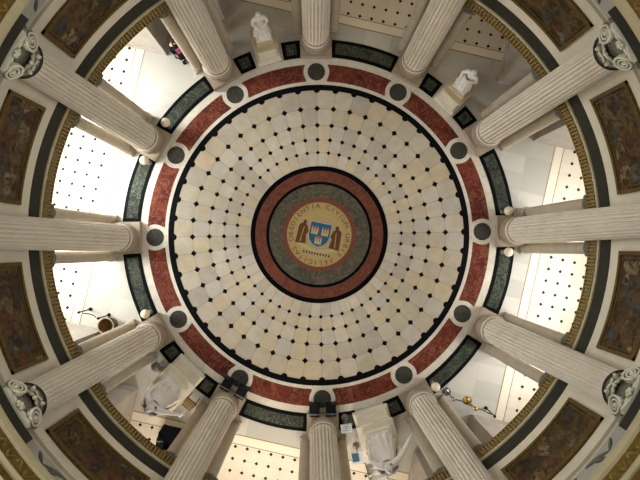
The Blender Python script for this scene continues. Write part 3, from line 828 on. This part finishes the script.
# ------------------------------------------------------------------ small furnishings
def globe_post(x, y, label):
    a = math.atan2(y, x)
    t = thing('globe_post', label, 'lamp', (x, y, 0), a, 'white globes on short posts')
    q = MB(); q.lathe([(0.09, 0.0), (0.09, 0.03), (0.05, 0.06)], 20); q.build('base', M['grey'], t)
    q = MB(); q.lathe([(0.035, 0.05), (0.035, 0.44), (0.07, 0.47), (0.07, 0.49)], 14); q.build('post', M['grey'], t)
    q = MB(); q.ball((0, 0, 0.62), 0.17, 24); q.build('globe', M['globe'], t)
globe_post(7.077, 0.867, 'round white globe on a short post above the three o\'clock column\'s foot')
globe_post(7.069, -0.666, 'round white globe on a short post below the three o\'clock column\'s foot')
globe_post(4.314, -5.68, 'round white globe on a short post at the five o\'clock column\'s right foot')
globe_post(-6.443, -2.957, 'round white globe on a short post at the eight o\'clock column\'s upper foot')
globe_post(-5.73, 4.153, 'round white globe on a short post at the ten o\'clock column\'s upper foot')
globe_post(-6.509, 2.745, 'round white globe on a short post at the ten o\'clock column\'s lower foot')

def floor_light(h, sg, label):
    a = az_hour(h); x, y = rot2(6.55, sg*0.31, a)
    t = thing('floor_light', label, 'lamp', (x, y, 0), R(a), 'black box lights at the column feet')
    q = MB(); q.box((0, 0, 0.25), (0.34, 0.40, 0.38), 0, 0, 0.96); q.build('housing', M['dark'], t, 0.02)
    q = MB(); q.box((0.20, 0, 0.30), (0.05, 0.36, 0.30)); q.build('back_plate', M['grey'], t, 0.01)
    q = MB(); q.box((0.26, 0, 0.24), (0.07, 0.38, 0.36)); q.build('rear_box', M['dark'], t, 0.01)
    for fy in (-0.15, 0.15): q = MB(); q.box((0.02, fy, 0.03), (0.4, 0.05, 0.06)); q.build('foot', M['grey'], t)
floor_light(7, -1, 'left black box light at the seven o\'clock column\'s foot'); floor_light(7, 1, 'right black box light at the seven o\'clock column\'s foot')
floor_light(6, -1, 'left black box light at the six o\'clock column\'s foot'); floor_light(6, 1, 'right black box light at the six o\'clock column\'s foot')

def info_stand(x, y, label, w, h, zt, face, blue=False):
    a = math.atan2(y, x)
    t = thing('information_stand', label, 'sign', (x, y, 0), a)
    q = MB(); q.lathe([(0.13, 0), (0.13, 0.03), (0.11, 0.05), (0.03, 0.07)], 24); q.build('base', M['grey'], t)
    q = MB(); q.lathe([(0.025, 0.05), (0.025, zt)], 12); q.build('post', M['grey'], t)
    q = MB(); q.box((0.05, 0, zt), (h, w, 0.025), 0, 0, 1.0, 0, -0.35); b = q.build('board', M['paper'], t)
    q = MB()
    if blue: q.box((0.02, -w*0.2, zt+0.017), (h*0.7, w*0.5, 0.01), 0, 0, 1, 0, -0.35); q.build('printed_panel', M['blue'], b)
    else:
        for k in range(4): q.box((-0.08+0.065*k, 0, zt-0.037+0.0235*k+0.008+0.01), (0.012, w*0.8, 0.006), 0, 0, 1, 0, -0.35)
        q.build('printed_lines', M['grey'], b)
info_stand(0.964, -6.989, 'small white sign board on a post just right of the six o\'clock column', 0.40, 0.30, 1.05, 0)
info_stand(1.404, -8.095, 'white board with a blue panel beside the bottom right statue', 0.5, 0.4, 0.95, 0, True)

# leaflet rack with white shelves
x, y, _ = (2.093, -8.707, 0.0); a = math.atan2(y, x)
t = thing('leaflet_rack', 'sloping rack of white leaflet shelves at the bottom edge beside the statue', 'rack', (x, y, 0), a)
q = MB()
for sg in (-1, 1): q.box((0.2, sg*0.335, 0.5), (0.5, 0.03, 1.0))
q.build('side_panels', M['grey'], t)
for k in range(4):
    q = MB(); q.box((-0.02 + 0.15*k, 0, 0.25+0.22*k), (0.17, 0.64, 0.03)); q.build('shelf', M['paper'], t)

def stanchion(x, y, label, mat, big=False):
    t = thing('rope_post', label, 'rope post', (x, y, 0), 0)
    q = MB(); q.lathe([(0.16, 0), (0.16, 0.025), (0.05, 0.06), (0.03, 0.08)] if big else [(0.07, 0), (0.07, 0.02), (0.03, 0.08)], 24); q.build('base', mat, t)
    q = MB(); q.lathe([(0.025, 0.06), (0.025, 0.9)], 14); q.build('post', mat, t)
    q = MB(); q.lathe([(0.03, 0.88), (0.05, 0.89), (0.05, 0.91), (0.03, 0.93)], 14); q.ball((0, 0, 0.96), 0.075 if big else 0.045, 14); q.build('finial', mat, t)
    return Vector((x, y, 0.88))
def rope(a, b, label, sag=0.18):
    q = MB(); d = (b - a).normalized()*0.12; a, b = a + d, b - d
    q.tube([a.lerp(b, i/12) - Vector((0, 0, sag*4*(i/12)*(1-i/12))) for i in range(13)], 0.018, 8)
    tag(q.build('barrier_rope', M['rope']), label, 'rope')
p1 = stanchion(4.887, -6.025, 'chrome rope post nearest the five o\'clock column', M['chrome'], True)
p2 = stanchion(5.691, -6.373, 'brass rope post at the inner corner of the lower right pier', M['gold'], True)
p3 = stanchion(6.404, -6.666, 'slim dark rope post out on the lower right dotted floor edge', M['dark'])
rope(p1, p2, 'dark rope between the chrome post and the brass post, lower right'); rope(p2, p3, 'dark rope between the brass post and the slim dark post, lower right')
p4 = stanchion(-8.04, -3.073, 'dark rope post beside the wicker basket, left', M['dark']); p5 = stanchion(-8.745, -2.855, 'dark rope post out on the dotted floor at the left', M['dark'])
rope(p4, p5, 'dark rope stretched between the two posts at the left')

# woven basket by the lower left pier
x, y, _ = (-7.928, -3.411, 0.3)
t = thing('wicker_basket', 'round brown wicker basket with a pale rim in front of the left pier', 'basket', (x, y, 0), 0)
q = MB(); q.lathe([(0.22, 0.12), (0.27, 0.3), (0.30, 0.55), (0.27, 0.55), (0.24, 0.3), (0.0, 0.16)], 28, caps=False)
for k in range(20):
    a = 2*PI*k/20; q.tube([(0.225*math.cos(a), 0.225*math.sin(a), 0.12), (0.275*math.cos(a), 0.275*math.sin(a), 0.3), (0.305*math.cos(a), 0.305*math.sin(a), 0.55)], 0.014, 6)
q.build('woven_body', M['wicker'], t)
q = MB(); q.tube([(0.29*math.cos(2*PI*k/24), 0.29*math.sin(2*PI*k/24), 0.56) for k in range(25)], 0.022, 8); q.build('rim', M['pedtan'], t)
q = MB(); q.lathe([(0.23, 0.0), (0.23, 0.13)], 24); q.build('foot', M['grey'], t)

# dark draped table with goods, lower left
x, y, _ = (-5.525, -7.699, 0.45)
t = thing('draped_table', 'black cloth-draped table with a dark red end, lower left beside the seven o\'clock column', 'table', (x, y, 0), R(BLD))
q = MB(); n = 80; vs = []; fs = []
for j, (z, k, amp) in enumerate(((0.0, 1.06, 0.03), (0.35, 1.03, 0.02), (0.74, 1.0, 0.0), (0.76, 0.985, 0.0))):
    for i in range(n):
        a = 2*PI*i/n; c, s = math.cos(a), math.sin(a); m = 1/max(abs(c)/0.46, abs(s)/0.34); w = k + amp*math.sin(i*2*PI/5)
        vs.append((c*m*w, s*m*w, z))
for j in range(3):
    for i in range(n): i2 = (i+1) % n; fs.append((j*n+i, j*n+i2, (j+1)*n+i2, (j+1)*n+i))
fs.append(tuple(range(3*n, 4*n))); q.add(vs, fs, 0, True); q.build('black_cloth', M['cloth'], t)
q = MB(); q.box((0.36, 0.0, 0.772), (0.22, 0.70, 0.02)); q.box((0.50, 0.0, 0.40), (0.03, 0.70, 0.76)); q.build('red_cloth', M['redcloth'], t, 0.008)
q = MB()
for k in range(4):
    pass
for (bx, by, bw, bh, rz) in ((-0.3, 0.12, 0.26, 0.20, 0.2), (-0.02, -0.1, 0.22, 0.28, -0.3), (0.0, 0.2, 0.2, 0.12, 0.5)):
    pass
def bag(bx, by, bw, bh, rz, lab):
    x2, y2 = rot2(bx, by, BLD)
    b = thing('black_bag', lab, 'bag', (t.location.x + x2, t.location.y + y2, 0.765), R(BLD) + rz, 'bags on the draped table')
    q = MB(); q.box((0, 0, bh/2), (bw, bw*0.55, bh), 0, 0, 0.82); q.build('bag_body', M['dark'], b, 0.03)
    q = MB(); q.tube([(-bw*0.25, 0, bh-0.01)] + [(-bw*0.25*math.cos(PI*k/8), 0, bh + 0.09*math.sin(PI*k/8)) for k in range(1, 8)] + [(bw*0.25, 0, bh-0.01)], 0.012, 6); q.build('handle', M['grey'], b)
bag(-0.30, 0.14, 0.30, 0.20, 0.2, 'black handbag at the left rear of the draped table'); bag(-0.05, -0.16, 0.26, 0.28, -0.3, 'taller black bag at the front of the draped table')

# folding chair and round stool by the lower left statue
x, y, _ = (-4.862, -6.34, 0.3)
t = thing('folding_chair', 'wooden folding chair right of the lower left statue, against the seven o\'clock column', 'chair', (x, y, 0), R(50))
q = MB()
for k in range(4): q.box((-0.15+0.1*k, 0, 0.45), (0.08, 0.40, 0.02))
q.build('seat', M['wood'], t)
for sg in (-1, 1):
    q = MB(); q.tube([(-0.22, sg*0.21, 0.0), (0.20, sg*0.21, 0.48), (0.28, sg*0.21, 0.86)], 0.018, 8); q.build('back_leg', M['wood'], t)
    q = MB(); q.tube([(0.24, sg*0.185, 0.0), (-0.2, sg*0.185, 0.46)], 0.018, 8); q.build('front_leg', M['wood'], t)
q = MB(); q.box((0.265, 0, 0.78), (0.02, 0.42, 0.12), 0, 0, 1, 0, 0.2); q.build('backrest', M['wood'], t)
x, y, _ = (-6.078, -4.941, 0.5)
t = thing('round_stool', 'dark grey round-topped stool left of the lower left statue', 'stool', (x, y, 0), 0)
q = MB(); q.lathe([(0.0, 0.47), (0.17, 0.48), (0.18, 0.50), (0.16, 0.53), (0.0, 0.54)], 28, caps=False); q.build('seat', M['grey'], t)
for k in range(4):
    a = PI/4 + PI/2*k; q = MB(); q.tube([(0.1*math.cos(a), 0.1*math.sin(a), 0.48), (0.17*math.cos(a), 0.17*math.sin(a), 0.0)], 0.015, 8); q.build('leg', M['grey'], t)
